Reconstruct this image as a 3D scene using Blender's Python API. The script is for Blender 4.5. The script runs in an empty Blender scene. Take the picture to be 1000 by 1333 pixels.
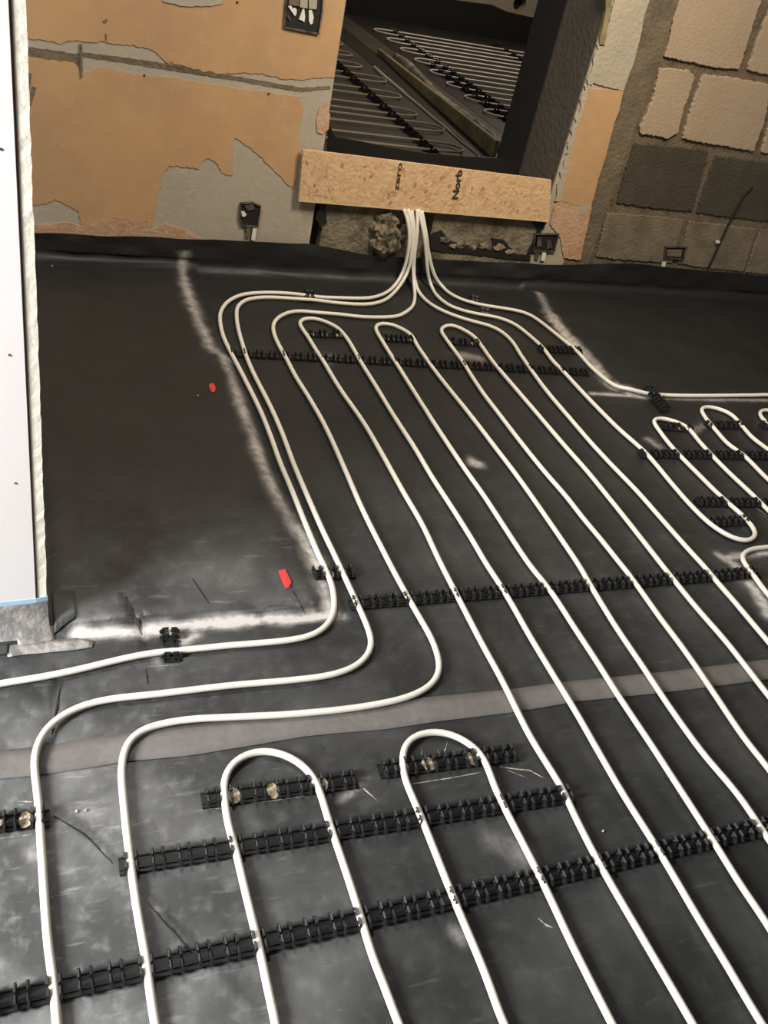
import bpy, bmesh, math, random
import numpy as np
from mathutils import Vector, Matrix, Euler
random.seed(7); rng = np.random.default_rng(7)
C = bpy.context.scene.collection

# ------------------------------------------------------------------ camera
F_PX = 1166.256
CAM = Vector((-0.00447, -0.76483, 1.62463))
cam_d = bpy.data.cameras.new('camera'); cam = bpy.data.objects.new('camera', cam_d); C.objects.link(cam)
cam.location = CAM; cam.rotation_euler = (0.929724543, -0.195914166, -0.328617767)
cam_d.sensor_fit = 'VERTICAL'; cam_d.sensor_height = 36.0; cam_d.lens = F_PX / 1333 * 36
cam_d.clip_start = 0.02; cam_d.clip_end = 100
bpy.context.scene.camera = cam
# ------------------------------------------------------------------ world, lights, exposure
w = bpy.data.worlds.new('world'); bpy.context.scene.world = w; w.use_nodes = True
w.node_tree.nodes['Background'].inputs[0].default_value = (1.0, 0.94, 0.86, 1)
w.node_tree.nodes['Background'].inputs[1].default_value = 0.10
def area(name, loc, target, size, size_y, power, col):
    l = bpy.data.lights.new(name, 'AREA'); l.shape = 'RECTANGLE'; l.size = size; l.size_y = size_y
    l.energy = power; l.color = col
    o = bpy.data.objects.new(name, l); C.objects.link(o); o.location = loc
    o.rotation_euler = (Vector(target) - Vector(loc)).to_track_quat('-Z', 'Y').to_euler()
    return o
area('window_daylight', (-2.3, -0.35, 1.70), (0.4, 0.3, 0.0), 0.8, 1.0, 228, (0.96, 0.985, 1.0))
area('room_work_lamp', (1.9, 1.2, 2.75), (2.1, 3.0, 0.7), 0.6, 0.6, 37, (1.0, 0.87, 0.68)).data.spread = math.radians(125)
area('added_overhead_light', (0.0, 1.75, 2.85), (0.1, 1.2, 0.0), 0.32, 0.32, 36, (1.0, 0.97, 0.92))  # unseen light added overhead for the ridge highlight and near-left glow
area('far_room_lamp', (5.0, 8.0, 2.7), (4.2, 8.2, 0), 0.9, 0.9, 44, (1.0, 0.84, 0.66))
vs = bpy.context.scene.view_settings
vs.view_transform = 'Standard'; vs.look = 'None'; vs.gamma = 1.0; vs.exposure = 0.0; vs.use_curve_mapping = False

# ------------------------------------------------------------------ survey: image bearings -> points on the real planes
RM = np.array(Euler(cam.rotation_euler).to_matrix())
CN = np.array(CAM)
def ray(x, y): return RM @ np.array([(x - 500) / F_PX, -(y - 666.5) / F_PX, -1.0])
def fl(x, y, z=0.0):
    r = ray(x, y); return CN + r * (z - CN[2]) / r[2]
def wl(x, y, Y):
    r = ray(x, y); return CN + r * (Y - CN[1]) / r[1]
WALL_Y = 2.98

# ------------------------------------------------------------------ materials
def mat(name, col, rough=0.6, metal=0.0, noise=None, bump=0.0, bscale=60, spec=0.5):
    m = bpy.data.materials.new(name); m.use_nodes = True; nt = m.node_tree; b = nt.nodes['Principled BSDF']
    b.inputs['Base Color'].default_value = (*col, 1); b.inputs['Roughness'].default_value = rough
    b.inputs['Metallic'].default_value = metal; b.inputs['Specular IOR Level'].default_value = spec
    g = nt.nodes.new('ShaderNodeNewGeometry')
    if noise:
        prev = None
        for (scale, c2, lo, hi, amt) in noise:
            n = nt.nodes.new('ShaderNodeTexNoise'); n.inputs['Scale'].default_value = scale; n.inputs['Detail'].default_value = 6
            n.inputs['Roughness'].default_value = 0.62
            nt.links.new(g.outputs['Position'], n.inputs['Vector'])
            mr = nt.nodes.new('ShaderNodeMapRange'); mr.inputs[1].default_value = lo; mr.inputs[2].default_value = hi
            mr.inputs[4].default_value = amt; nt.links.new(n.outputs[0], mr.inputs[0])
            mx = nt.nodes.new('ShaderNodeMix'); mx.data_type = 'RGBA'
            nt.links.new(mr.outputs[0], mx.inputs[0])
            if prev: nt.links.new(prev, mx.inputs[6])
            else: mx.inputs[6].default_value = (*col, 1)
            mx.inputs[7].default_value = (*c2, 1); prev = mx.outputs[2]
        nt.links.new(prev, b.inputs['Base Color'])
    if bump:
        n = nt.nodes.new('ShaderNodeTexNoise'); n.inputs['Scale'].default_value = bscale; n.inputs['Detail'].default_value = 5
        nt.links.new(g.outputs['Position'], n.inputs['Vector'])
        bp = nt.nodes.new('ShaderNodeBump'); bp.inputs['Strength'].default_value = bump; bp.inputs['Distance'].default_value = 0.01
        nt.links.new(n.outputs[0], bp.inputs['Height']); nt.links.new(bp.outputs[0], b.inputs['Normal'])
    return m

def membrane_mat():
    m = bpy.data.materials.new('black_membrane'); m.use_nodes = True; nt = m.node_tree; b = nt.nodes['Principled BSDF']
    b.inputs['Specular IOR Level'].default_value = .38
    g = nt.nodes.new('ShaderNodeNewGeometry')
    def noise(scale, lo, hi, amt, det=6, stretch=None):
        n = nt.nodes.new('ShaderNodeTexNoise'); n.inputs['Scale'].default_value = scale; n.inputs['Detail'].default_value = det
        n.inputs['Roughness'].default_value = 0.6
        if stretch:
            mp = nt.nodes.new('ShaderNodeMapping'); mp.inputs['Scale'].default_value = stretch; mp.inputs['Rotation'].default_value = (0, 0, 0.5)
            nt.links.new(g.outputs['Position'], mp.inputs['Vector']); nt.links.new(mp.outputs[0], n.inputs['Vector'])
        else: nt.links.new(g.outputs['Position'], n.inputs['Vector'])
        r = nt.nodes.new('ShaderNodeMapRange'); r.inputs[1].default_value = lo; r.inputs[2].default_value = hi; r.inputs[4].default_value = amt
        nt.links.new(n.outputs[0], r.inputs[0]); return r.outputs[0], n.outputs[0]
    def attr(name):
        a = nt.nodes.new('ShaderNodeAttribute'); a.attribute_name = name; return a.outputs['Fac']
    def math_(op, a, c):
        n = nt.nodes.new('ShaderNodeMath'); n.operation = op
        for i, v in enumerate((a, c)):
            if isinstance(v, (int, float)): n.inputs[i].default_value = v
            else: nt.links.new(v, n.inputs[i])
        return n.outputs[0]
    def mix(f, a, c):
        n = nt.nodes.new('ShaderNodeMix'); n.data_type = 'RGBA'; nt.links.new(f, n.inputs[0])
        if isinstance(a, tuple): n.inputs[6].default_value = (*a, 1)
        else: nt.links.new(a, n.inputs[6])
        n.inputs[7].default_value = (*c, 1); return n.outputs[2]
    d1, _ = noise(3.2, .42, .70, .55)
    d2, _ = noise(26, .52, .78, .35)
    d3, _ = noise(9, .60, .74, .5, stretch=(1, 6, 1))
    paleness = math_('MULTIPLY', math_('ADD', math_('ADD', math_('ADD', d1, d2), d3), .12), attr('paleness'))
    col = mix(paleness, (0.017, 0.0175, 0.0175), (0.235, 0.230, 0.222))
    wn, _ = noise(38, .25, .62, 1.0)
    wear_glare = math_('MULTIPLY', attr('wear_glare'), math_('ADD', wn, .35))
    wc = nt.nodes.new('ShaderNodeClamp'); nt.links.new(wear_glare, wc.inputs[0])
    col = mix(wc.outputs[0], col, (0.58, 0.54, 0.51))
    nt.links.new(col, b.inputs['Base Color'])
    r, raw = noise(6, .3, .75, .22)
    nt.links.new(math_('SUBTRACT', math_('ADD', r, .42), math_('MULTIPLY', attr('stretch'), .26)), b.inputs['Roughness'])
    n = nt.nodes.new('ShaderNodeTexNoise'); n.inputs['Scale'].default_value = 22; n.inputs['Detail'].default_value = 5
    nt.links.new(g.outputs['Position'], n.inputs['Vector'])
    bp = nt.nodes.new('ShaderNodeBump'); bp.inputs['Strength'].default_value = 0.35; bp.inputs['Distance'].default_value = 0.006
    nt.links.new(n.outputs[0], bp.inputs['Height']); nt.links.new(bp.outputs[0], b.inputs['Normal'])
    return m
M = dict(
    membrane=membrane_mat(),
    strip=mat('dusty_lap_strip', (.155, .138, .127), .7, noise=[(14, (.19, .172, .16), .4, .7, .8), (60, (.12, .11, .1), .5, .75, .5)], bump=.2, bscale=40),
    film=mat('satin_lap_tape', (.22, .21, .2), .35, noise=[(20, (.42, .38, .34), .42, .6, .9), (9, (.1, .1, .1), .5, .7, .6)], bump=.6, bscale=45),
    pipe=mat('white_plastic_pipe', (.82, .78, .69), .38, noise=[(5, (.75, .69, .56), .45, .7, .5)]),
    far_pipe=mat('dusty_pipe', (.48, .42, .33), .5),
    rail=mat('black_rail_strip', (.012, .012, .0125), .5, spec=.35),
    clip=mat('black_clip_plastic', (.022, .022, .0225), .28),
    glue=mat('dried_glue', (.72, .58, .40), .3, noise=[(120, (.30, .20, .11), .42, .62, .8), (70, (.75, .66, .5), .5, .7, .8)], bump=.6, bscale=150),
    whiten=mat('scuffed_membrane_mark', (.52, .45, .38), .5, noise=[(110, (.08, .075, .07), .45, .6, .8)]),
    plaster=mat('orange_pink_plaster', (.56, .335, .16), .85, noise=[(2.2, (.47, .285, .15), .4, .62, .9), (14, (.60, .39, .22), .5, .8, .6), (60, (.53, .33, .17), .55, .8, .35)], bump=.12, bscale=35),
    pale_plaster=mat('pale_bonding_plaster', (.47, .40, .31), .9, noise=[(9, (.40, .36, .29), .4, .65, .9), (40, (.45, .33, .22), .5, .75, .6)], bump=.5, bscale=50),
    pink_plaster=mat('pink_plaster_scrape', (.55, .36, .24), .9, noise=[(20, (.5, .27, .13), .45, .65, .9)], bump=.5, bscale=60),
    grey=mat('grey_render', (.45, .385, .30), .95, noise=[(5, (.39, .345, .27), .4, .65, .8), (25, (.50, .43, .34), .5, .7, .6), (110, (.32, .27, .21), .6, .8, .4)], bump=.2, bscale=70),
    brown=mat('brown_mortar', (.20, .155, .10), .95, noise=[(7, (.12, .095, .065), .4, .65, .9), (50, (.19, .145, .095), .5, .75, .6)], bump=.8, bscale=60),
    mortar=mat('block_mortar', (.19, .145, .095), .95, noise=[(18, (.10, .075, .05), .45, .65, .8)], bump=.8, bscale=90),
    painted=mat('painted_block', (.47, .355, .25), .85, noise=[(6, (.42, .315, .22), .4, .7, .8), (28, (.34, .25, .17), .64, .78, .5)], bump=.35, bscale=80),
    dark_block=mat('dark_concrete_block', (.066, .055, .038), .95, noise=[(8, (.095, .078, .053), .4, .7, .9), (70, (.13, .11, .08), .6, .8, .6)], bump=.7, bscale=100),
    brown_block=mat('brown_concrete_block', (.24, .195, .13), .95, noise=[(8, (.15, .12, .08), .42, .62, .9), (70, (.19, .15, .10), .6, .8, .6)], bump=.7, bscale=100),
    concrete=mat('old_concrete', (.24, .20, .14), .95, noise=[(12, (.10, .08, .055), .42, .62, .9), (60, (.27, .215, .15), .55, .75, .7)], bump=1.0, bscale=55),
    rubble=mat('rough_mortar_lump', (.26, .205, .14), .95, noise=[(22, (.05, .04, .03), .42, .58, .95), (60, (.42, .32, .22), .58, .72, .8)], bump=1.0, bscale=45),
    osb=mat('osb_board', (.66, .42, .23), .75, noise=[(24, (.72, .49, .29), .42, .6, .9), (40, (.46, .25, .12), .58, .68, .8), (13, (.50, .31, .17), .56, .70, .7)], bump=.5, bscale=60),
    osb_edge=mat('osb_cut_edge', (.62, .46, .28), .8),
    ink=mat('black_print_ink', (.05, .03, .018), .7),
    void=mat('unlit_socket_black', (.012, .011, .010), .7),
    steel=mat('galvanised_box', (.16, .14, .12), .5, metal=.3, noise=[(30, (.05, .045, .04), .45, .6, .9)]),
    cable=mat('white_cable', (.78, .74, .66), .5),
    grey_cable=mat('grey_cable', (.40, .36, .29), .55),
    board=mat('white_board_face', (.80, .765, .745), .7, noise=[(2, (.78, .70, .66), .4, .7, .6)]),
    board_edge=mat('board_paper_edge', (.92, .84, .70), .8, noise=[(60, (.80, .68, .50), .6, .75, .7)], bump=.2, bscale=80),
    gap=mat('brown_board_joint', (.20, .11, .075), .8),
    blue=mat('blue_masking_tape', (.42, .62, .78), .5),
    red=mat('red_tape', (.62, .05, .045), .5),
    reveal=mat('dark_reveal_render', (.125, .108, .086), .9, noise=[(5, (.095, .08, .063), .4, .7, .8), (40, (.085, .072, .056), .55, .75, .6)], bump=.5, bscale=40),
    dark_frame=mat('dark_frame', (.02, .018, .018), .7),
    far_floor=mat('far_room_floor', (.085, .075, .058), .6, noise=[(2, (.055, .048, .037), .4, .65, .8), (18, (.12, .105, .082), .5, .75, .6)], bump=.4, bscale=20),
    far_floor_dark=mat('far_membrane_dark', (.020, .018, .015), .5, noise=[(3, (.035, .031, .025), .45, .7, .8)], bump=.4, bscale=14),
    far_black=mat('far_black_sheet', (.012, .011, .010), .5, bump=.4, bscale=10),
    far_wall=mat('far_room_wall', (.40, .34, .26), .9, noise=[(6, (.33, .28, .21), .4, .7, .8)], bump=.3, bscale=20),
    timber=mat('green_stained_board', (.30, .255, .13), .6, noise=[(7, (.15, .13, .075), .42, .65, .9)], bump=.4, bscale=25),
    silver=mat('silver_polythene', (.55, .52, .47), .3, noise=[(9, (.16, .15, .13), .42, .62, .9)], bump=.8, bscale=15),
)

# ------------------------------------------------------------------ helpers
def link(o, parent=None):
    C.objects.link(o)
    if parent is not None: o.parent = parent
    return o
def mesh_obj(name, verts, faces, material, parent=None, smooth=False):
    me = bpy.data.meshes.new(name); me.from_pydata([tuple(v) for v in verts], [], faces); me.update()
    me.materials.append(material)
    if smooth: me.polygons.foreach_set('use_smooth', [True] * len(me.polygons))
    return link(bpy.data.objects.new(name, me), parent)
def local(o, loc):
    """put an object's origin at loc without moving its geometry"""
    o.data.transform(Matrix.Translation(-Vector(loc))); o.location = loc; return o
def tag(o, label=None, cat=None, group=None, kind=None):
    if label: o['label'] = label
    if cat: o['category'] = cat
    if group: o['group'] = group
    if kind: o['kind'] = kind
    return o
def empty(name, loc, label=None, cat=None, group=None, rz=0.0):
    o = bpy.data.objects.new(name, None); C.objects.link(o); o.location = loc; o.rotation_euler = (0, 0, rz)
    o.empty_display_size = .05
    return tag(o, label, cat, group)
class MB:
    def __init__(s): s.v = []; s.f = []
    def box(s, x0, x1, y0, y1, z0, z1):
        n = len(s.v); s.v += [(x0,y0,z0),(x1,y0,z0),(x1,y1,z0),(x0,y1,z0),(x0,y0,z1),(x1,y0,z1),(x1,y1,z1),(x0,y1,z1)]
        s.f += [tuple(n + i for i in q) for q in ((0,3,2,1),(4,5,6,7),(0,1,5,4),(1,2,6,5),(2,3,7,6),(3,0,4,7))]; return s
    def prism(s, poly, axis, a, b):
        """poly in the two other axes, extruded along axis from a to b"""
        n = len(s.v); k = len(poly)
        for c in (a, b):
            for p, q in poly:
                s.v.append({'x': (c, p, q), 'y': (p, c, q), 'z': (p, q, c)}[axis])
        s.f += [tuple(range(n, n + k)), tuple(range(n + 2*k - 1, n + k - 1, -1))]
        s.f += [(n + i, n + k + i, n + k + (i+1) % k, n + (i+1) % k) for i in range(k)]; return s
    def tube(s, pts, r, seg=8, cap=True):
        P = [Vector(p) for p in pts]; n0 = len(s.v)
        t = (P[1] - P[0]).normalized(); up = Vector((0, 0, 1)) if abs(t.z) < .9 else Vector((1, 0, 0))
        nrm = (up - t * up.dot(t)).normalized()
        for i, p in enumerate(P):
            t2 = (P[min(i+1, len(P)-1)] - P[max(i-1, 0)]).normalized()
            nrm = (nrm - t2 * nrm.dot(t2)).normalized(); b = t2.cross(nrm)
            rr = r[i] if isinstance(r, (list, tuple)) else r
            for k in range(seg):
                a = 2*math.pi*k/seg; s.v.append(p + nrm*math.cos(a)*rr + b*math.sin(a)*rr)
        for i in range(len(P)-1):
            for k in range(seg):
                a = n0 + i*seg + k; b_ = n0 + i*seg + (k+1) % seg
                s.f.append((a, b_, b_+seg, a+seg))
        if cap:
            s.f.append(tuple(n0 + k for k in range(seg-1, -1, -1))); e = n0 + (len(P)-1)*seg
            s.f.append(tuple(e + k for k in range(seg)))
        return s
    def build(s, name, material, parent=None, smooth=False): 
        o = mesh_obj(name, s.v, s.f, material, parent, smooth)
        bm = bmesh.new(); bm.from_mesh(o.data); bmesh.ops.recalc_face_normals(bm, faces=bm.faces); bm.to_mesh(o.data); bm.free()
        return o
def seg_dist(X, Y, pts):
    """distance of grid points to a polyline"""
    D = np.full(X.shape, 9.0)
    for (ax, ay), (bx, by) in zip(pts[:-1], pts[1:]):
        dx, dy = bx-ax, by-ay; L = dx*dx + dy*dy + 1e-12
        t = np.clip(((X-ax)*dx + (Y-ay)*dy)/L, 0, 1)
        D = np.minimum(D, np.hypot(X-ax-t*dx, Y-ay-t*dy))
    return D
def F2(l): return [tuple(fl(*p)[:2]) for p in l]
def vnoise(X, Y, sc, seed):
    r = np.random.default_rng(seed); G = r.random((64, 64))
    x = (X*sc) % 63; y = (Y*sc) % 63; i = x.astype(int); j = y.astype(int); fx = x-i; fy = y-j
    fx = fx*fx*(3-2*fx); fy = fy*fy*(3-2*fy)
    return (G[i, j]*(1-fx)+G[i+1, j]*fx)*(1-fy) + (G[i, j+1]*(1-fx)+G[i+1, j+1]*fx)*fy - .5

# ------------------------------------------------------------------ floor: one sheet of membrane, turned up at the wall
def sm(t): t = np.clip(t, 0, 1); return t*t*(3-2*t)
xs = np.concatenate([np.arange(-2.2, -.25, .08), np.arange(-.25, 4.45, .0105), np.arange(4.45, 6.4, .08)])
ss = np.concatenate([np.arange(-1.9, -.42, .08), np.arange(-.42, 2.90, .0105), np.arange(2.90, 3.20, .01)])
SX, SS = np.meshgrid(xs, ss, indexing='ij')
FOOT, RAD = 2.955, .045
top = np.interp(xs, [-2, .05, .65, 1.2, 1.5, 2.4, 2.95, 3.88, 6], [.125, .125, .141, .156, .12, .13, .165, .150, .15])[:, None]
top = top + .006*vnoise(SX, SX*0+3.3, 6, 3)
arc0 = FOOT - RAD; arcL = RAD*math.pi/2
u = np.clip((SS - arc0)/arcL, 0, 1); ang = u*math.pi/2
YY = np.where(SS < arc0, SS, arc0 + RAD*np.sin(ang)); ZZ = np.where(SS < arc0, 0, RAD*(1-np.cos(ang)))
over = np.clip(SS - arc0 - arcL, 0, None); sc_top = (top - RAD)/(3.19 - arc0 - arcL)
ZZ = ZZ + over*sc_top
up = sm((SS - 2.93)/.1)
YY = YY + up*(.008*vnoise(SX, SS, 3, 8) + .012*vnoise(SX, SS, 9, 5) - .006)
YY = np.minimum(YY, WALL_Y-.004)
flat = 1 - up
# raised, rounded plinths under the membrane
def rr(X, Y, x0, x1, y0, y1, r=.05):
    dx = np.maximum(np.maximum(x0 + r - X, X - x1 + r), 0); dy = np.maximum(np.maximum(y0 + r - Y, Y - y1 + r), 0)
    inside = np.minimum(np.minimum(X-x0, x1-X), np.minimum(Y-y0, y1-Y))
    return np.where((dx > 0) & (dy > 0), r - np.hypot(dx, dy), inside)
wob = .012*vnoise(SX, SS, 4, 9)
inL = rr(SX, SS, .045, .715, .835, 3.3) + wob*.6
inR = rr(SX, SS, 2.335, 9, 1.925, 3.3) + wob*.6
H = .020*sm((inL + .022)/.062) + .016*sm((inR + .006)/.028)
ridgeL = np.exp(-((inL-.010)/.010)**2); ridgeR = np.exp(-((inR-.006)/.010)**2)
H += .003*ridgeL + .003*ridgeR
H += .0022*vnoise(SX, SS, 5, 11) + .0012*vnoise(SX, SS, 16, 12)
for pts, wd, h in [
    ([(70,1060),(110,1085),(150,1125)], .007, .006), ([(190,1170),(240,1225),(300,1290),(330,1320)], .007, .006),
    ([(163,780),(178,808),(192,838)], .008, -.010), ([(80,868),(72,915),(64,975)], .009, -.008),
    ([(60,1056),(100,1050),(160,1046),(250,1038)], .004, .003), ([(380,770),(400,800)], .006, -.004),
    ([(250,853),(350,848),(475,837),(600,818)], .003, .003), ([(690,812),(805,799),(900,790),(1000,783)], .003, .003),
    ([(60,349),(150,352),(260,354),(332,358),(413,369)], .008, .004), ([(590,366),(700,369),(800,384),(1000,412)], .010, .004),
    ([(480,363),(440,352),(330,342)], .008, .004), ([(130,1050),(190,1170)], .003, .002)]:
    D = seg_dist(SX, SS, F2(pts)); H += h*np.exp(-(D/wd)**2)
ZZ = ZZ + H*np.where(SS < arc0, 1, flat)
# how scuffed or painted with glare, how pale each spot of the sheet is
wear_glare = np.zeros_like(SX)
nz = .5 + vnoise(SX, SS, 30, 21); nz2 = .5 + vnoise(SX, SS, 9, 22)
def whiten(pts, wd, a, conv=True, rough=.6):  # whitens along a line: scuffs, and the glare painted on the front ridge
    global wear_glare
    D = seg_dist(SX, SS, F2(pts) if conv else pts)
    wear_glare = np.maximum(wear_glare, a*np.exp(-(D/(wd*(.6+rough*nz)))**2)*(.55 + .6*nz2))
whiten([(234,338),(236,352),(240,372),(250,402),(262,432),(272,456)], .022, .55)
whiten([(272,456),(290,470),(302,500),(318,545),(335,590),(350,630),(366,660),(382,685)], .020, .62)
whiten([(384,688),(395,706),(408,728),(416,752),(424,778),(430,800)], .024, 1.0)
whiten([(300,472),(296,468)], .018, .4)
whiten([(98,826),(130,826),(170,824),(210,819),(270,812),(330,808),(390,806),(426,802)], .015, 1.5)  # painted highlight: glare on the plinth's front edge put into the colour
whiten([(440,800),(449,803)], .012, .9)
whiten([(700,386),(706,395),(712,408),(716,412)], .020, .55)
whiten([(718,414),(728,428),(745,448),(760,462),(776,480),(790,498),(803,506),(830,514)], .024, .75)
whiten([(770,512),(800,514),(850,518)], .012, .9)
whiten([(850,518),(930,520),(1000,521)], .014, .55)
whiten([(935,722),(948,730),(960,738)], .016, .8); whiten([(948,726),(975,722),(1000,718)], .014, .9)
whiten([(975,760),(988,775),(1000,800)], .022, .95)
whiten([(616,602),(621,604)], .024, .75); whiten([(425,470),(432,466)], .03, .35); whiten([(600,462),(620,466)], .03, .35)
whiten([(1030,1048),(470,1020)], .001, .01)
ribbons = []
for pts, wd, a in [([(466,1020),(492,1043)], .006, .7), ([(444,1042),(478,1016)], .008, .6), ([(300,1048),(360,1042),(412,1034)], .004, .8), ([(271,1053),(298,1052)], .003, .6),
                   ([(530,1022),(580,1014),(628,1005)], .004, .7), ([(650,998),(690,1003),(712,1015)], .006, .7), ([(660,1002),(690,1014)], .005, .6),
                   ([(549,1000),(549,972)], .005, .4), ([(572,998),(583,965)], .007, .5), ([(577,998),(570,975)], .004, .4),
                   ([(0,1092),(45,1086)], .004, .8), ([(24,1043),(44,1044)], .006, .5), ([(192,868),(215,867),(236,865)], .004, .8),
                   ([(590,1213),(602,1222)], .015, .35), ([(700,1195),(712,1205),(722,1209)], .006, .4), ([(645,1095),(680,1112)], .03, .25),
                   ([(38,1110),(44,1118)], .01, .3), ([(80,1062),(100,1072)], .006, .4), ([(843,572),(858,582)], .02, .35), ([(915,555),(900,562)], .02, .35),
                   ([(982,660),(1000,672)], .006, .5), ([(110,1055),(130,1062)], .012, .25), ([(200,850),(208,868)], .01, .4), ([(222,826),(240,836),(256,826)], .014, .6)]:
    (ribbons.append((pts, wd)) if wd <= .007 else whiten(pts, wd, a))
ly = np.interp(SX, [-1, 1, 4], [.47, .47, .45])
paleness = np.where(SS < ly, .28, .30) + .40*sm((inL+.01)/.05)*sm((1.35-SS)/.5)  + 1.6*np.exp(-((SX+.20)/.50)**2)*sm((.95-SS)/.6) - .26*sm((SS-.8)/.9)  # paler at the near left and on the plinth front, darker farther back
paleness = np.clip(paleness, .05, 2.2)
nx, ny = SX.shape
verts = np.stack([SX, YY, ZZ], -1).reshape(-1, 3)
# the sheet stops at the stud wall's foot (the wall stands on it): nothing to cut, only skip what is behind the wall line
I = np.arange(nx*ny).reshape(nx, ny)
quads = np.stack([I[:-1, :-1], I[1:, :-1], I[1:, 1:], I[:-1, 1:]], -1).reshape(-1, 4)
me = bpy.data.meshes.new('floor'); me.vertices.add(len(verts)); me.vertices.foreach_set('co', verts.ravel())
me.loops.add(quads.size); me.loops.foreach_set('vertex_index', quads.ravel())
me.polygons.add(len(quads)); me.polygons.foreach_set('loop_start', np.arange(0, quads.size, 4)); me.polygons.foreach_set('loop_total', np.full(len(quads), 4))
me.update(calc_edges=True); me.polygons.foreach_set('use_smooth', np.ones(len(quads), bool))
gloss = np.exp(-((inL-.004)/.030)**2)*sm((1.0-SS)/.1)*sm((SX-.03)/.05)
for nm, A in (('wear_glare', wear_glare), ('paleness', paleness), ('stretch', gloss)):
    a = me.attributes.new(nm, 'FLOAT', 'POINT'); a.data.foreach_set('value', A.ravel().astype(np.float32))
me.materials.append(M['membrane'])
floor = link(bpy.data.objects.new('floor', me))
tag(floor, 'black damp proof membrane covering the whole floor and turned up the wall', kind='structure')
def fz(x, y):
    i = min(max(np.searchsorted(xs, x), 0), nx-1); j = min(max(np.searchsorted(ss, y), 0), ny-1); return float(H[i, j]) if y < arc0 else 0.0
def sheet(name, outline, material, z=.0016, th=.0012, parent=None, n=40):
    """thin flat sheet lying on the membrane: outline = (top row, bottom row) of floor points"""
    a, b = outline; v = []; f = []
    def res(l):
        l = np.array(l, float); d = np.r_[0, np.cumsum(np.hypot(*np.diff(l, axis=0).T))]; t = np.linspace(0, d[-1], n)
        return np.stack([np.interp(t, d, l[:, 0]), np.interp(t, d, l[:, 1])], 1)
    a, b = res(a), res(b)
    for k in range(n):
        for q in range(4):
            p = a[k] + (b[k]-a[k])*q/3
            v.append((p[0], p[1], fz(*p) + z + th))
    for k in range(n-1):
        for q in range(3):
            i = k*4 + q; f.append((i, i+1, i+5, i+4))
    o = mesh_obj(name, v, f, material, parent, True); sld = o.modifiers.new('thick', 'SOLIDIFY'); sld.thickness = th; sld.offset = -1
    return o
for pts, wd in ribbons:
    q = np.array(F2(pts)); d = q[-1]-q[0]; nn_ = np.array([-d[1], d[0]])/np.hypot(*d)
    q2 = [q[0]]; 
    for a_, b_ in zip(q[:-1], q[1:]):
        m = max(2, int(np.hypot(*(b_-a_))/.02))
        for k in range(1, m+1): q2.append(a_+(b_-a_)*k/m)
    q2 = np.array(q2); jj = rng.uniform(.05, .42, len(q2)); jj[0] = jj[-1] = .02
    sheet('scuff_mark', (q2 + nn_*(wd*jj)[:, None], q2 - nn_*(wd*jj[::-1])[:, None]), M['whiten'], z=.0006, th=.0004, parent=floor, n=max(6, len(q2)*2))
e0 = fl(-40, 983)[:2]; e1 = fl(-40, 1021)[:2]
sheet('lap_strip', ([e0]+F2([(0,978),(40,974),(75,969),(100,963),(155,957),(250,944),(400,927),(500,918),(550,909),(600,904),(655,899),(725,890),(750,887),(850,877),(937,867),(1000,859),(1060,852)]),
                    [e1]+F2([(0,1015),(50,1010),(100,1003),(162,992),(250,984),(325,972),(400,959),(500,950),(575,939),(675,927),(750,914),(850,904),(950,892),(1000,885),(1060,877)])), M['strip'], parent=floor, n=80)['label'] = 'wide grey brown dusty lap strip'
for o, lb in ((sheet('lap_tape', (F2([(8,842),(40,838),(66,834),(100,832),(122,836)]), F2([(10,857),(36,853),(66,850),(100,847),(120,844)])), M['film'], z=.003, parent=floor, n=16), 'creased grey tape below the board wall'),
              (sheet('lap_tape', (F2([(18,822),(40,818),(60,816),(68,818)]), F2([(24,842),(42,840),(62,836),(70,834)])), M['film'], z=.004, parent=floor, n=10), 'crumpled glossy tape at the corner of the board wall')):
    o['label'] = lb
dk = mat('grey_membrane_patch', (.055, .056, .056), .5, noise=[(30, (.08, .08, .08), .45, .65, .8)])
sheet('lap_tape', (F2([(67,776),(98,779)]), F2([(70,826),(99,812)])), dk, z=.003, parent=floor, n=10)['label'] = 'plain grey patch beside the corner of the board wall'
sheet('lap_tape', (F2([(-10,842),(12,840)]), F2([(-10,856),(10,853)])), dk, z=.005, parent=floor, n=8)['label'] = 'dark grey tape end at the left frame edge'

# ------------------------------------------------------------------ heating pipes
def smooth_path(P, step=.012, it=6):
    P = np.array(P, float); d = np.r_[0, np.cumsum(np.linalg.norm(np.diff(P, axis=0), axis=1))]
    # Catmull-Rom (centripetal enough for these spacings), then even resampling and light smoothing
    Q = []
    Pe = np.vstack([2*P[0]-P[1], P, 2*P[-1]-P[-2]])
    for i in range(1, len(Pe)-2):
        p0, p1, p2, p3 = Pe[i-1:i+3]; n = max(2, int(np.linalg.norm(p2-p1)/step)+1)
        m1 = (p2-p0)*.5; m2 = (p3-p1)*.5; L = np.linalg.norm(p2-p1)
        for m in (m1, m2):
            q = np.linalg.norm(m)
            if q > 1.4*L: m *= 1.4*L/q
        for t in np.linspace(0, 1, n, endpoint=False):
            Q.append((2*t**3-3*t**2+1)*p1 + (t**3-2*t**2+t)*m1 + (-2*t**3+3*t**2)*p2 + (t**3-t**2)*m2)
    Q.append(P[-1]); Q = np.array(Q)
    d = np.r_[0, np.cumsum(np.linalg.norm(np.diff(Q, axis=0), axis=1))]; t = np.linspace(0, d[-1], max(4, int(d[-1]/step)))
    Q = np.stack([np.interp(t, d, Q[:, k]) for k in range(3)], 1)
    for _ in range(it): Q[1:-1] = Q[1:-1]*.5 + (Q[:-2] + Q[2:])*.25
    return Q
ZC = .0135
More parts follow.
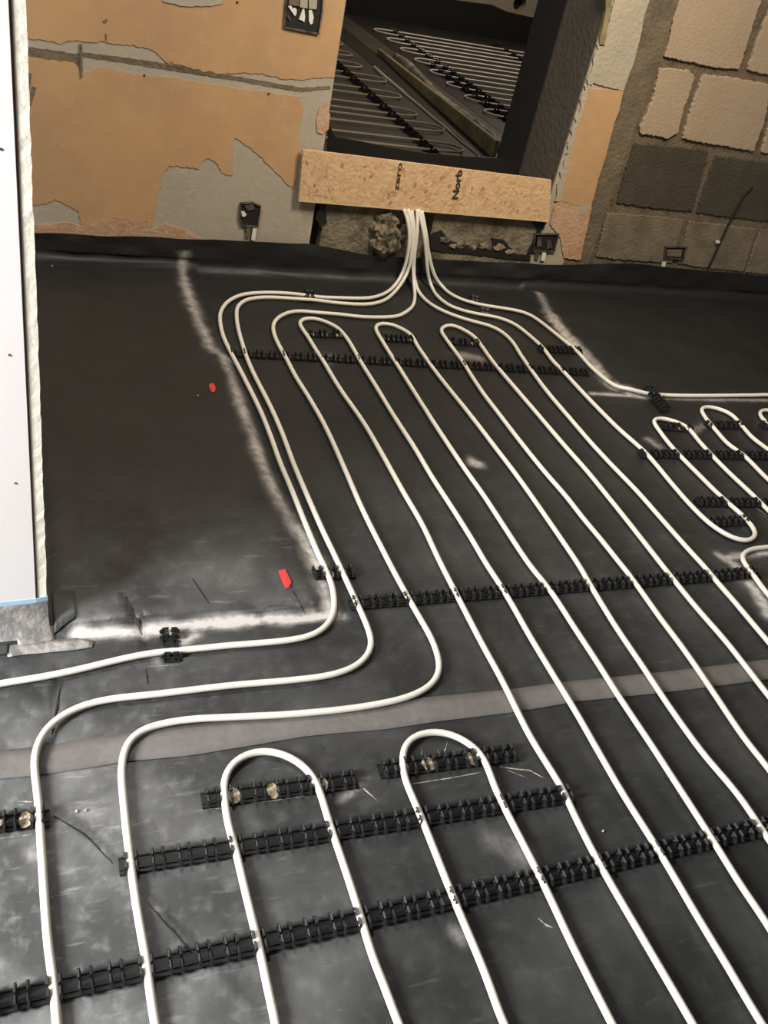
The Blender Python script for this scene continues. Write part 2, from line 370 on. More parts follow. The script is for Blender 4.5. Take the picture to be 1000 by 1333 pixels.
def pipe(pts, label, it=6, rise=False, z=ZC, r=.008):
    P = []
    for x, y in pts:
        zz = z
        if rise and y < 396:
            f0 = fl(x, y, z); t = (396-y)/122
            Yt = min(f0[1], 2.905 if y > 300 else 2.905 + (300-y)*.0012)
            q = wl(x, y, Yt)
            if q[2] < z + .002: q = f0
            P.append(q)
        else: P.append(fl(x, y, zz))
    # off-frame ends run on straight along the floor
    for end in (0, -1):
        x, y = pts[end]
        if x < -5 or x > 1005 or y > 1345:
            a, b = (P[1], P[0]) if end == 0 else (P[-2], P[-1])
            d = (b - a)/np.linalg.norm(b - a); e = b + d*1.1; e[2] = z
            if end == 0: P.insert(0, e)
            else: P.append(e)
    Q = smooth_path(P, it=it)
    for q in Q:
        if q[1] < arc0-.05 and q[2] < .05: q[2] = q[2] + max(0, fz(q[0], q[1]))*.75
    for _ in range(6): Q[1:-1, 2] = Q[1:-1, 2]*.5 + (Q[:-2, 2] + Q[2:, 2])*.25
    o = MB().tube([tuple(q) for q in Q], r, 12).build('heating_pipe', M['pipe'], None, True)
    k = len(Q)//2; local(o, tuple(Q[k])); return tag(o, label, 'pipe', 'white underfloor heating pipes')
P1 = [(526,272),(532,292),(533,314),(530,336),(523,358),(510,376),(494,385),(476,388.5),(440,388),(413,386.5),(386,383),(359,381),(332,381.5),(314,384),(299.6,390.5),(291,399),(286.6,409),(287,422),(290.6,438),(298,454),(305,467),(325,506),(340,537),(352,567),(365,603),(380,638),(397,680),(415,723),(420,733),(430,755),(435,778),(434,800),(422,818),(400,829),(362,835),(300,840),(250,845),(200,850),(150,860),(100,872),(50,882),(0,890),(-60,903)]
P2 = [(531,272),(536,292),(537,314),(535,336),(529,358),(514,380),(498,392),(476,396.5),(440,394.5),(413,391),(386,389),(350,387),(332,388),(319,391),(310,398.6),(308,409),(310,427),(316,449),(322,467),(332,490),(350,525),(367,563),(382,603),(400,645),(420,690),(440,732),(452,758),(467,790),(480,820),(484,840),(477,855),(462,868),(430,879),(375,886),(312,891),(250,898),(200,904),(150,909),(112,917),(80,932),(57,953),(46,978),(45,1003),(49,1033),(52,1075),(57,1153),(62,1223),(70,1283),(74,1333),(80,1400)]
P3 = [(536,274),(539,296),(538,323),(538,350),(539.5,377),(540,388),(537,399),(526,408),(512,412.5),(476,413),(440,409),(413,407),(390,405),(375,407),(363,413),(356,422),(357,435),(364,451),(373,467),(385,490),(405,522),(425,558),(450,613),(472,663),(506,731),(532,779),(550,810),(565,838),(572,863),(570,880),(557,895),(532,907),(500,915),(450,923),(375,930),(312,933),(250,936),(212,942),(185,950),(167,965),(160,985),(158,1008),(160,1033),(165,1083),(172,1138),(180,1193),(190,1248),(196,1295),(202,1333),(212,1400)]
DE = [(940,1400),(902,1333),(873,1283),(822,1196),(782,1127),(750,1065),(730,1023),(690,958),(655,888),(625,833),(596,777),(572,730),(550,683),(525,640),(497,590),(472,548),(442,505),(421,470),(411,455),(402,440),(393,427),(389.6,420),(394,415.7),(404,414),(418,416.6),(431,422),(440,427),(453,442),(469,470),(487,499),(512,540),(540,583),(562,620),(590,663),(612,698),(632,732),(659,774),(687,823),(717,873),(750,927),(782,983),(811,1033),(859,1110),(905,1188),(950,1263),(992,1333),(1035,1400)]
L2 = [(690,1400),(656,1333),(632,1268),(610,1215),(588,1163),(565,1105),(549,1065),(535,1033),(527,1013),(524,993),(526,973),(537,960),(557,953),(582,954),(607,965),(625,980),(635,998),(647,1031),(680,1096),(706,1147),(730,1198),(750,1240),(797,1333),(832,1400)]
L1 = [(368,1400),(359,1333),(350,1293),(339,1240),(330,1203),(317,1150),(307,1107),(297,1073),(292,1036),(291,1021),(295,1005),(307,990),(327,980),(350,977.5),(370,982.5),(390,993),(407,1010),(417,1032),(430,1075),(450,1133),(470,1195),(485,1245),(500,1282),(519,1333),(548,1400)]
FG = [(1040,1275),(1000,1205),(965,1153),(929,1095),(889,1033),(845,965),(810,913),(775,858),(750,820),(716,768),(688,733),(649,674),(630,645),(605,610),(580,573),(555,535),(535,503),(516,473),(507,459),(497.6,444),(490,431),(489,425.5),(494,421.5),(508,422),(521,427),(535,435.5),(544,451),(555,467),(562,477),(579,499),(612,540),(650,589),(680,629),(711,673),(752,733),(770,764),(800,813),(835,865),(875,925),(915,980),(960,1033),(995,1084),(1040,1150)]
HI = [(1040,1055),(1000,1000),(967,958),(930,903),(890,845),(860,805),(826,757),(807,733),(784,704),(758,673),(736,645),(710,615),(684,583),(656,547),(630,513),(610,483),(606,476),(589,452.6),(578.6,438),(574,430),(578.6,424.7),(587.6,423),(598,426.5),(616,437),(626,449),(638,466),(651,482),(676,511),(700,539),(736,581),(766,615),(800,657),(824,687),(860,733),(879,757),(910,795),(945,835),(975,873),(1000,905),(1040,955)]
J = [(543,272),(543.5,296),(542,314),(539.5,332),(539,350),(540,366),(546,381),(557,393),(573,403),(595,412),(620,419.5),(640,425),(656,434),(668,446),(678,462),(692,482),(712,509),(740,542),(772,579),(800,609),(830,640),(860,674),(900,719),(915,735),(930,753),(962,790),(1000,835),(1040,882)]
K = [(545,272),(552,305),(555,332),(557,355),(561,372),(570,386),(584,397),(602,404),(626,409.5),(650,414),(670,422),(686,434),(706,452),(720,470),(734,484),(760,512),(800,553),(840,589),(870,624),(896,654),(920,678),(936,690),(952,699),(970,704),(981,701),(984,694),(980,686),(970,674),(952,658),(930,638),(906,614),(886,594),(870,576),(858,560),(851,550),(852,545.6),(862,544.5),(880,549),(896,557),(910,574),(928,594),(950,616),(980,644),(1000,664),(1040,702)]
L = [(549,274),(555,305),(557,323),(560.6,341),(566,359),(575,373),(586,382),(598,388.5),(611,393),(630,397.5),(650,400.5),(676,405),(690,410),(704,419),(724,435),(740,448),(752,458),(770,478),(790,495),(800,502),(812,508),(830,511.5),(860,514),(900,515),(1000,514.5),(1070,515)]
N = [(1040,657),(1000,624),(970,594),(948,578),(932,560),(920,546),(913,534),(918,529.6),(932,531),(952,539),(966,554),(980,570),(1000,585),(1040,618)]
O = [(1040,590),(1012,565),(998,550),(991,543),(989,537),(995,533.5),(1006,535),(1022,541),(1045,556)]
S = [(1050,705),(1020,710),(1000,712),(978,715),(966,723),(969,733),(983,751),(1000,774),(1040,815)]
for a in (
    (P1, 'white pipe turning left out of frame just below the raised black area', True),
    (P2, 'white pipe bending left then down the left edge of the foreground', True),
    (P3, 'white pipe whose right angle bend runs just above the pale lap strip before turning down', True),
    (DE, 'long white hairpin pipe with the leftmost one of three far bends', False),
    (L2, 'short foreground hairpin pipe, right one of the two rounded bends', False),
    (L1, 'short foreground hairpin pipe, left one of the two rounded bends', False),
    (FG, 'long white hairpin pipe with the middle one of three far bends', False),
    (HI, 'long white hairpin pipe with the right hand one of three far bends', False),
    (J, 'white pipe from the doorway hugging the three far hairpin bends on their right', True),
    (K, 'white pipe from the doorway that ends in the upturned bend at the right', True),
    (L, 'outermost white pipe running right along the foot of the raised area', True),
    (N, 'small white hairpin bend at the right, second from the left in its row', False),
    (O, 'small white hairpin bend cut off by the right edge of the frame', False),
    (S, 'white pipe starting in a rounded corner at the right edge, beside scuffed patches', False)):
    pipe(a[0], a[1], rise=a[2])

# ------------------------------------------------------------------ clip rails
def clip_mesh():
    m = MB()
    for sx in (-1, 1):
        for sy in (-1, 1):
            y0, y1 = sorted((sy*.0030, sy*.0165))
            prof = [(sx*.0080, .002), (sx*.0122, .002), (sx*.0106, .009), (sx*.0108, .016), (sx*.0126, .0225), (sx*.0098, .0250), (sx*.0070, .0200), (sx*.0084, .014)]
            m.prism(prof, 'y', y0, y1)
            ye = sy*.0165
            m.prism([(ye, .003), (ye + sy*.007, .006), (ye + sy*.0085, .0115), (ye, .0215)], 'x', sx*.0098 - .0026, sx*.0098 + .0022)
            m.prism([(sx*.0104, .010), (sx*.0142, .0165), (sx*.0110, .022)], 'y', sy*.007, sy*.0115)
    me = m.build('clip', M['clip']); d = me.data; bpy.data.objects.remove(me); d.name = 'clip'; return d
CLIP = clip_mesh()
def rail(p0, p1, us, label, half=.019, ends=.022, glue=(), zoff=.0):
    """clip rail from floor point p0 towards p1; us = clip positions in metres along it"""
    p0 = Vector((p0[0], p0[1], 0)); d = Vector((p1[0], p1[1], 0)) - p0; rz = math.atan2(d.y, d.x)
    zb = max(fz(p0.x, p0.y), fz(p1[0], p1[1])) + .001 + zoff
    t = empty('clip_rail', (p0.x, p0.y, zb), label, 'clip rail', 'black pipe clip rails', rz)
    m = MB(); a, b = us[0]-ends, us[-1]+ends
    m.box(a, b, -half, half, 0, .0022)
    m.box(a, b, -.0095, .0095, .002, .0045)
    base = m.build('base_strip', M['rail'], t)
    for sy in (-1, 1):
        r = MB()
        r.prism([(sy*.0150, .0022), (sy*.0190, .0022), (sy*.0186, .0046), (sy*.0154, .0046)], 'x', a, b)
        r.build('side_rib', M['rail'], t)
    for q in us:
        c = bpy.data.objects.new('clip', CLIP); C.objects.link(c); c.parent = t; c.location = (q, 0, 0)
    for g in glue:
        q, w_, h_ = g
        gm = MB(); n = 9; base_i = 0
        pts = [(q + w_*(.5+.12*random.random())*math.cos(k*math.tau/n), h_*(.55+.15*random.random())*math.sin(k*math.tau/n)) for k in range(n)]
        gm.prism(pts, 'z', .0022, .0068); gm.build('glue_patch', M['glue'], t)['label'] = 'tan dried glue patch'
    return t
def line_rail(v, sl, of, i0, i1, label, **k):
    a = (i0*.05+of, v+sl*(i0-15)*.05); b = (i1*.05+of, v+sl*(i1-15)*.05)
    return rail(a, b, [j*.05 for j in range(i1-i0+1)], label, **k)
line_rail(0, .0018, 0, -5, 34, 'lowest long black clip rail crossing the whole foreground')
line_rail(.1856, -.0287, -.0033, 3, 22, 'second clip rail up from the bottom, clearly shorter than the lowest one')
line_rail(.8401, -.0158, .0049, 16, 43, 'long black clip rail across the middle, right end beside scuffed patches')
line_rail(2.210, -.0719, -.0100, 15, 45, 'farthest long black clip rail, below the three far hairpin bends')
def px_rail(a, b, label, **k):
    A, B = fl(*a), fl(*b); n = max(1, round(math.hypot(B[0]-A[0], B[1]-A[1])/.05))
    s = math.hypot(B[0]-A[0], B[1]-A[1])/n
    return rail(A, B, [s*j for j in range(n+1)], label, **k)
px_rail((-60,1082), (49,1068), 'short clip rail with glue patch at the left frame edge', glue=((.125,.022,.03),(.08,.014,.012)))
px_rail((276,1042), (452,1019), 'short clip rail inside the left foreground hairpin bend', glue=((.045,.024,.034),(.128,.024,.03),(.235,.024,.03)))
px_rail((505,1004), (660,984), 'short clip rail inside the right foreground hairpin bend', glue=((.098,.03,.03),(.205,.024,.03)))
px_rail((413,750), (452,748), 'tiny clip rail with glue under the two left pipes', glue=((.03,.03,.03),))
px_rail((221,830), (223,854), 'lone short clip piece on the pipe below the raised area', glue=((-.01,.02,.02),))
px_rail((402,437), (438,438), 'short clip rail inside the leftmost far hairpin bend', glue=((.015,.012,.018),(.12,.012,.018)))
px_rail((500,443), (538,445), 'short clip rail inside the middle far hairpin bend', glue=((.015,.012,.018),(.12,.012,.018)))
px_rail((587,447), (618,449), 'short clip rail inside the right far hairpin bend', glue=((.015,.012,.018),(.10,.012,.018)))
px_rail((706,457), (751,459), 'short clip rail joining two pipes below the white scuffed line')
px_rail((838,594), (1030,596), 'upper long clip rail at the right frame edge')
px_rail((866,558), (895,560), 'tiny clip rail inside the larger hairpin bend at the right', glue=((.06,.012,.02),))
px_rail((924,556), (964,556), 'tiny clip rail inside the second hairpin bend at the right')
px_rail((996,556), (1030,557), 'tiny clip rail in the hairpin bend cut by the right frame edge')
px_rail((912,656), (1030,658), 'lower long clip rail at the right frame edge')
px_rail((925,683), (971,680), 'tiny clip rail inside the upturned bend at the right')
px_rail((843,514), (862,536), 'lone short clip piece on the pipe at the raised edge')
px_rail((402,384), (403,391), 'lone clip pair on the two upper left pipes near the wall')
px_rail((617,391), (617,396), 'lone clip on the upper right pipe near the wall')
px_rail((630,407), (630,412), 'lone clip on the second upper right pipe near the wall')

# loose red tape and specks on the raised area
def scrap(name, pts, m, label, cat, group=None, z0=None):
    P = [fl(x, y, .022) for x, y in pts]; c = sum(P)/len(P); z = fz(c[0], c[1]) + .0015
    v = [(p[0], p[1], z) for p in P]; n = len(v)
    v += [(p[0], p[1], z+.0015+.0012*(i % 2)) for i, p in enumerate(P)]
    f = [tuple(range(n-1, -1, -1)), tuple(range(n, 2*n))] + [(i, (i+1) % n, n+(i+1) % n, n+i) for i in range(n)]
    o = mesh_obj(name, v, f, m); local(o, tuple(c)); return tag(o, label, cat, group)
scrap('red_tape_scrap', [(362,744),(371,742),(375,748),(379,759),(376,766),(372,767),(367,757)], M['red'], 'bright red tape scrap near the scuffed edge of the raised area', 'tape')
scrap('red_tape_scrap', [(272,500),(278,499),(281,504),(280,510),(276,511),(273,506)], M['red'], 'small faded red tape scrap farther back on the raised area', 'tape')
cr = mat('membrane_fold_line', (.010, .010, .010), .6)
for pts in ([(70,1060),(92,1075),(110,1085),(135,1110),(150,1125)], [(192,1172),(215,1200),(240,1228),(262,1250)], [(163,778),(172,795),(182,815),(191,836)], [(80,880),(74,912),(66,950)], [(377,768),(388,784),(398,798)], [(250,757),(262,775),(272,790)], [(193,888),(190,868)]):
    q = smooth_path([(*fl(x, y, .01)[:2], 0) for x, y in pts], step=.015, it=1)[:, :2]; d = q[-1]-q[0]; nn_ = np.array([-d[1], d[0]])/np.hypot(*d)
    tw = (.0018*np.sin(np.linspace(.12, math.pi-.12, len(q))))[:, None]
    sheet('fold_line', (q + nn_*tw, q - nn_*tw), cr, z=.0008, th=.0006, parent=floor, n=max(6, len(q)))
for k, (x, y) in enumerate([(257,522),(68,313+40),(100,1057),(785,1083),(720,418),(112,1056)]):
    bm = bmesh.new(); bmesh.ops.create_icosphere(bm, subdivisions=1, radius=.0035)
    for v in bm.verts: v.co *= random.uniform(.7, 1.2)
    me = bpy.data.meshes.new('plaster_crumb'); bm.to_mesh(me); bm.free(); me.materials.append(M['pale_plaster'])
    p = fl(x, y, .0); o = link(bpy.data.objects.new('plaster_crumb', me)); o.location = (p[0], p[1], fz(p[0], p[1])+.003)
    tag(o, ['tiny plaster crumb near the faded red tape scrap', 'tiny plaster crumb near the back wall at the left', 'tiny plaster crumb right of the leftmost pipe, near its glue patch',
            'tiny plaster crumb between two straight pipes at the right foreground', 'tiny plaster crumb on the white scuffed line at the right', 'tiny plaster crumb beside the crease near the leftmost pipe'][k], 'crumb')

# ------------------------------------------------------------------ back wall
def wall_poly(px, Yf, depth, name, material, parent, conv=True, jag=0.0):
    if name == 'plaster_field' and Yf == WALL_Y: Yf += .0028; jag = .0042
    if name == 'block': jag = .0038
    P = [(wl(x, y, Yf)[0], wl(x, y, Yf)[2]) for x, y in px] if conv else list(px)
    if jag:
        Q = []
        for (x0, z0), (x1, z1) in zip(P, P[1:]+P[:1]):
            Ls = math.hypot(x1-x0, z1-z0); n = max(1, int(Ls/.011)) if Ls < 1.4 else 1
            for k in range(n):
                t = k/n; j = jag if k else 0
                Q.append((x0+(x1-x0)*t + random.uniform(-j, j), z0+(z1-z0)*t + random.uniform(-j, j)))
        P = Q
    return MB().prism(P, 'y', Yf, Yf+depth).build(name, material, parent)
wall = empty('wall_back', (0, WALL_Y, 0)); wall['kind'] = 'structure'
wall['label'] = 'back wall of patchy orange plaster, grey render and bare blocks'
wall_parent_inv = Matrix.Translation((0, -WALL_Y, 0))
def W(o):
    o.parent = wall; o.matrix_parent_inverse = wall_parent_inv; return o
XL, XR = 1.222, 2.372      # doorway jambs
W(MB().box(-3, XL, WALL_Y+.006, WALL_Y+.34, 0, 2.7).build('render_coat', M['grey']))
W(MB().box(XR, XR+.19, WALL_Y+.006, WALL_Y+.34, 0, 2.7).build('render_coat', M['grey']))
W(MB().box(XR+.19, 7, WALL_Y+.028, WALL_Y+.34, 0, 2.7).build('mortar_bed', M['mortar']))
W(MB().box(XL, XR, WALL_Y+.006, WALL_Y+.34, 2.1, 2.7).build('lintel', M['grey']))
W(MB().box(XR+.19, XR+.34, WALL_Y+.010, WALL_Y+.03, 0, 2.7).build('mortar_column', M['brown']))['label'] = 'brown mortar strip beside the painted blocks'
# reveal faces
W(MB().box(XR-.004, XR+.001, WALL_Y+.012, WALL_Y+.335, .1, 2.1).build('door_reveal', M['reveal']))
W(MB().box(XR-.012, XR+.03, WALL_Y+.335, WALL_Y+.60, 0, 2.1).build('door_lining', M['dark_frame']))
W(MB().box(XL-.001, XL+.004, WALL_Y+.012, WALL_Y+.335, .1, 2.1).build('door_reveal', M['reveal']))
# orange plaster fields
P = [(31,72),(90,81),(99,84),(106,97),(118,91),(130,87),(180,97),(270,108),(330,118),(391,126),(394,140),(394,153),(388,170),(390,198),(388,215),(386,232),(382,246),(369,234),(355,220),(333,198),(318,188),(306,180),(303,200),(302,229),(288,225),(284,214),(272,206),(266,208),(259,220),(240,218),(220,216),(214,222),(211,232),(206,250),(203,266),(200,285),(195,302),(195,325),(104,325),(104,290),(103,276),(90,268),(72,259),(60,266),(38,268),(20,270),(-60,268),(-60,70)]
W(wall_poly(P, WALL_Y, .008, 'plaster_field', M['plaster'], None, jag=.0022))
pA = [(29,50),(55,52),(81,57),(90,53),(110,55),(135,54),(150,58),(165,58),(189,63),(205,70),(216,81),(232,84),(252,91),(290,96),(333,95),(350,99),(373,104),(400,103),(436,101)]
P = [(wl(x, y, WALL_Y)[0], wl(x, y, WALL_Y)[2]) for x, y in pA]
P += [(XL-.004, P[-1][1]+.02), (XL-.004, 2.6), (-2.5, 2.6), (-2.5, P[0][1]+.01)]
W(wall_poly(P, WALL_Y, .008, 'plaster_field', M['plaster'], None, conv=False, jag=.002))
W(wall_poly([(-60,300),(90,290),(110,296),(150,282),(196,288),(196,310),(-60,310)], WALL_Y+.0015, .006, 'plaster_scrape', M['pink_plaster'], None, jag=.003))
W(wall_poly([(416,140),(426,134),(430,150),(428,168),(420,175),(413,172),(412,155)], WALL_Y+.001, .008, 'plaster_scrape', M['pink_plaster'], None, jag=.001))
W(wall_poly([(196,300),(215,292),(240,300),(262,312),(196,312)], WALL_Y+.001, .007, 'plaster_scrape', M['pink_plaster'], None, jag=.003))
# groove chased for a cable
W(wall_poly([(31,60),(100,70),(106,68),(108,90),(104,104),(102,92),(60,84),(31,70)], WALL_Y+.0045, .002, 'chase_edge', M['brown'], None, jag=.002))
W(wall_poly([(108,74),(200,88),(300,104),(392,120),(430,116),(430,112),(392,114),(300,98),(200,80),(108,68)], WALL_Y+.0045, .002, 'chase_edge', M['brown'], None, jag=.0015))
# pier plaster right of the doorway
W(wall_poly([(848,-60),(836,40),(826,80),(820,96),(812,118),(770,108),(764,118),(776,86),(786,54),(800,4),(812,-60)], WALL_Y-.002, .012, 'plaster_field', M['pale_plaster'], None, jag=.002))
W(wall_poly([(812,118),(806,145),(800,160),(790,200),(780,230),(772,262),(750,268),(728,260),(738,210),(745,180),(756,140),(764,116)], WALL_Y-.002, .012, 'plaster_field', M['plaster'], None, jag=.0018))
W(wall_poly([(772,258),(768,282),(762,310),(756,339),(734,336),(730,310),(716,292),(722,268),(729,258)], WALL_Y+.000, .010, 'plaster_scrape', M['pink_plaster'], None, jag=.003))
W(wall_poly([(740,318),(750,316),(752,330),(742,334)], WALL_Y-.0015, .004, 'plaster_scrape', M['plaster'], None, jag=.001))
W(wall_poly([(755,262),(770,262),(764,276),(756,280)], WALL_Y-.0015, .004, 'plaster_scrape', M['grey'], None, jag=.001))
# ragged broken arris
for k, (c0, c1, wd) in enumerate([((800,-30),(783,60),7), ((783,58),(768,110),6), ((766,112),(752,160),5), ((751,160),(740,200),5), ((740,202),(726,262),7)]):
    pl = []; n = 9
    for i in range(n): t = i/(n-1); pl.append((c0[0]+(c1[0]-c0[0])*t-wd*random.uniform(.2, 1.0), c0[1]+(c1[1]-c0[1])*t))
    for i in range(n-1, -1, -1): t = i/(n-1); pl.append((c0[0]+(c1[0]-c0[0])*t+wd*random.uniform(.4, .7), c0[1]+(c1[1]-c0[1])*t))
    W(wall_poly(pl, WALL_Y-.004, .02, 'broken_arris', M['pale_plaster' if k != 0 else 'timber'], None))
# blocks
def block(px, m, proud, ext=None):
    P = [(wl(x, y, WALL_Y)[0], wl(x, y, WALL_Y)[2]) for x, y in px]
    if ext: P = ext(P)
    o = wall_poly(P, WALL_Y+.028-proud, proud+.01, 'block', m, None, conv=False, jag=.0022)
    b = o.modifiers.new('edge', 'BEVEL'); b.width = .003; b.segments = 1; b.limit_method = 'ANGLE'
    return W(o)
block([(886,-60),(886,-8),(880,20),(872,61),(867,75),(880,78),(910,84),(940,90),(965,91),(978,50),(998,-12),(1010,-60)], M['painted'], .016)
block([(976,92),(990,50),(1016,-12),(1200,0),(1180,118),(1000,98)], M['painted'], .016)
block([(861,90),(880,91),(901,93),(907,102),(902,118),(893,141),(885,174),(872,182),(858,179),(837,176),(835,166),(845,148),(853,128)], M['painted'], .016)
block([(918,98),(960,103),(1007,112),(998,160),(984,198),(940,191),(891,182),(898,155),(908,125)], M['painted'], .016)
block([(1018,113),(1140,130),(1120,215),(994,200)], M['painted'], .016)
block([(829,189),(880,193),(926,198),(915,240),(904,278),(850,273),(805,266),(815,230)], M['dark_block'], .010)
block([(934,205),(990,212),(1045,219),(1022,292),(960,286),(909,279)], M['dark_block'], .010)
block([(1055,220),(1180,236),(1150,306),(1032,293)], M['dark_block'], .010)
block([(792,279),(850,283),(894,288),(886,315),(878,345),(820,341),(779,337)], M['brown_block'], .009)
block([(900,290),(950,295),(990,300),(980,328),(972,356),(930,352),(886,346)], M['brown_block'], .009)
block([(993,301),(1050,306),(1110,312),(1090,372),(974,356)], M['brown_block'], .009)
for (i, j) in [(i, j) for i in range(4) for j in range(4)]:    # courses above and beside the frame
    x0 = 3.95 + i*.62 + (j % 2)*.3; z0 = .09 + j*.345
    W(MB().box(x0, x0+.6, WALL_Y+.014, WALL_Y+.03, z0, z0+.325).build('block', M['dark_block' if j < 2 else 'painted']))
for i in range(3):
    x0 = 2.76 + i*.44
    for j in range(3): 
        z0 = 1.46 + j*.345; W(MB().box(x0, x0+.42, WALL_Y+.014, WALL_Y+.03, z0, z0+.325).build('block', M['painted']))
# dark cable on the wall at the right, with loose end fixings
def wcable(name, px, r, m, label, cat='cable', Yo=-.006):
    Q = smooth_path([wl(x, y, WALL_Y+.015+Yo) for x, y in px], step=.01, it=2)
    o = MB().tube([tuple(q) for q in Q], r, 8).build(name, m, None, True); local(o, tuple(Q[0])); return tag(o, label, cat)
wcable('wall_cable', [(980,243),(968,256),(955,280),(945,300),(935,322),(923,348)], .006, M['void'], 'dark cable running down the bare blocks at the far right')
o = scr = MB().box(-.008, .008, -.01, .006, -.006, .006).build('cable_clip', M['cable']); p = wl(935,315,WALL_Y); o.location = (p[0], WALL_Y+.005, p[2]); tag(o, 'small white clip beside the dark cable on the blocks', 'clip')

# threshold below the board: concrete sill, rubble, lump
th = empty('door_threshold', (1.8, WALL_Y, 0)); th['kind'] = 'structure'; th['label'] = 'rough concrete threshold under the board'
def T(o): o.parent = th; o.matrix_parent_inverse = Matrix.Translation((-1.8, -WALL_Y, 0)); return o
T(MB().prism([(1.27,.0),(1.27,.33),(1.645,.34),(1.645,.0)], 'y', WALL_Y+.005, WALL_Y+.30).build('concrete_sill', M['concrete']))
T(MB().prism([(1.80,.0),(1.80,.34),(XR,.34),(XR,.0)], 'y', WALL_Y+.005, WALL_Y+.30).build('concrete_sill', M['concrete']))
T(MB().prism([(1.60,.0),(1.60,.28),(1.82,.28),(1.82,.0)], 'y', WALL_Y+.06, WALL_Y+.30).build('concrete_sill', M['concrete']))
def lump(name, c, rx, ry, rz_, m, parentf, seed, amp=.3, sub=3):
    bm = bmesh.new(); bmesh.ops.create_icosphere(bm, subdivisions=sub, radius=1)
    from mathutils import noise as N
    for v in bm.verts:
        n = N.noise(v.co*1.7 + Vector((seed, 0, 0))) + .5*N.noise(v.co*4.1 + Vector((0, seed, 0)))
        v.co = v.co*(1 + amp*n); v.co = Vector((v.co.x*rx, v.co.y*ry, v.co.z*rz_)) + Vector(c)
    me = bpy.data.meshes.new(name); bm.to_mesh(me); bm.free(); me.materials.append(m)
    return parentf(link(bpy.data.objects.new(name, me)))
a = wl(500, 292, WALL_Y); lump('mortar_lump', (a[0], WALL_Y, a[2]), .075, .045, .06, M['rubble'], T, 3, .5)
a = wl(503, 318, WALL_Y-.03); lump('mortar_lump', (a[0], WALL_Y-.02, a[2]), .062, .05, .055, M['rubble'], T, 8, .45)
a = wl(522, 306, WALL_Y-.01); lump('mortar_lump', (a[0], WALL_Y, a[2]), .035, .03, .04, M['rubble'], T, 12, .5)
for k, (x, y, r) in enumerate([(600,318,.022),(614,322,.016),(630,320,.02),(650,322,.024),(664,328,.018),(578,312,.02),(590,320,.014)]):
    a = wl(x, y, WALL_Y); lump('mortar_lump', (a[0], WALL_Y+.002, a[2]), r*1.4, .012, r*.8, M['rubble'], T, 20+k, .5, 2)
for px in ([(560,306),(575,300),(584,312),(600,318),(640,326),(690,333),(690,340),(560,326)], [(640,310),(655,312),(668,325),(660,330),(642,326)], [(417,266),(424,266),(426,290),(418,296),(411,284)], [(690,284),(712,290),(706,300),(694,330),(686,332),(700,300)]):
    T(wall_poly(px, WALL_Y-.001, .008, 'dark_crevice', M['void'], None, jag=.003))

# OSB board across the doorway
bp = [(395,195),(718,235),(715,289),(389,262)]; YB = 2.945
B = [(wl(x, y, YB)[0], wl(x, y, YB)[2]) for x, y in bp]
bd = empty('chipboard_panel', (B[3][0], YB, B[3][1]), 'brown strand board nailed across the bottom of the doorway', 'board')
def PB(o, loc=None): o.parent = bd; o.matrix_parent_inverse = Matrix.Translation((-B[3][0], -YB, -B[3][1])); return o
PB(MB().prism(B, 'y', YB, YB+.018).build('board_sheet', M['osb']))
PB(MB().prism([(B[3][0], B[3][1]-.001), (B[2][0], B[2][1]-.001), (B[2][0], B[2][1]+.004), (B[3][0], B[3][1]+.004)], 'y', YB-.0012, YB+.019).build('cut_edge', M['osb_edge']))['label'] = 'pale cut lower edge'
# strands pressed in the face
fv = MB(); cols = ['osb_flake_light', 'osb_flake_dark', 'osb_flake_tan']
for ci, cc in enumerate([(.70,.465,.265), (.46,.25,.125), (.60,.385,.21)]):
    mm = mat(cols[ci], cc, .75, noise=[(90, tuple(c*.8 for c in cc), .4, .6, .8)])
    s_ = MB()
    for k in range((90, 34, 70)[ci]):
        t = random.random(); q = random.uniform(.05, .95)
        cx = B[0][0] + (B[1][0]-B[0][0])*t; cz = B[3][1] + q*(B[0][1]-B[3][1])*.97
        zt = B[0][1] + (B[1][1]-B[0][1])*t; zb_ = B[3][1] + (B[2][1]-B[3][1])*t; cz = zb_ + .012 + (zt-zb_-.024)*q
        l = random.uniform(.008, .022)*(.6 if ci == 1 else 1); w_ = random.uniform(.003, .009); an = random.gauss(1.2, .8)
        pts = [(cx + dx*math.cos(an)-dz*math.sin(an), cz + dx*math.sin(an)+dz*math.cos(an)) for dx, dz in ((-l,-w_*.6),(l*.9,-w_),(l,w_*.7),(-l*.8,w_))]
        pts = [(min(max(x, B[3][0]+.004), B[1][0]-.004), min(max(z, zb_+.005), zt-.003)) for x, z in pts]
        s_.prism(pts, 'y', YB-.0004-.0002*random.random()-.0003*ci, YB+.001)
    o = PB(s_.build('strand', mm)); o['kind'] = 'stuff'
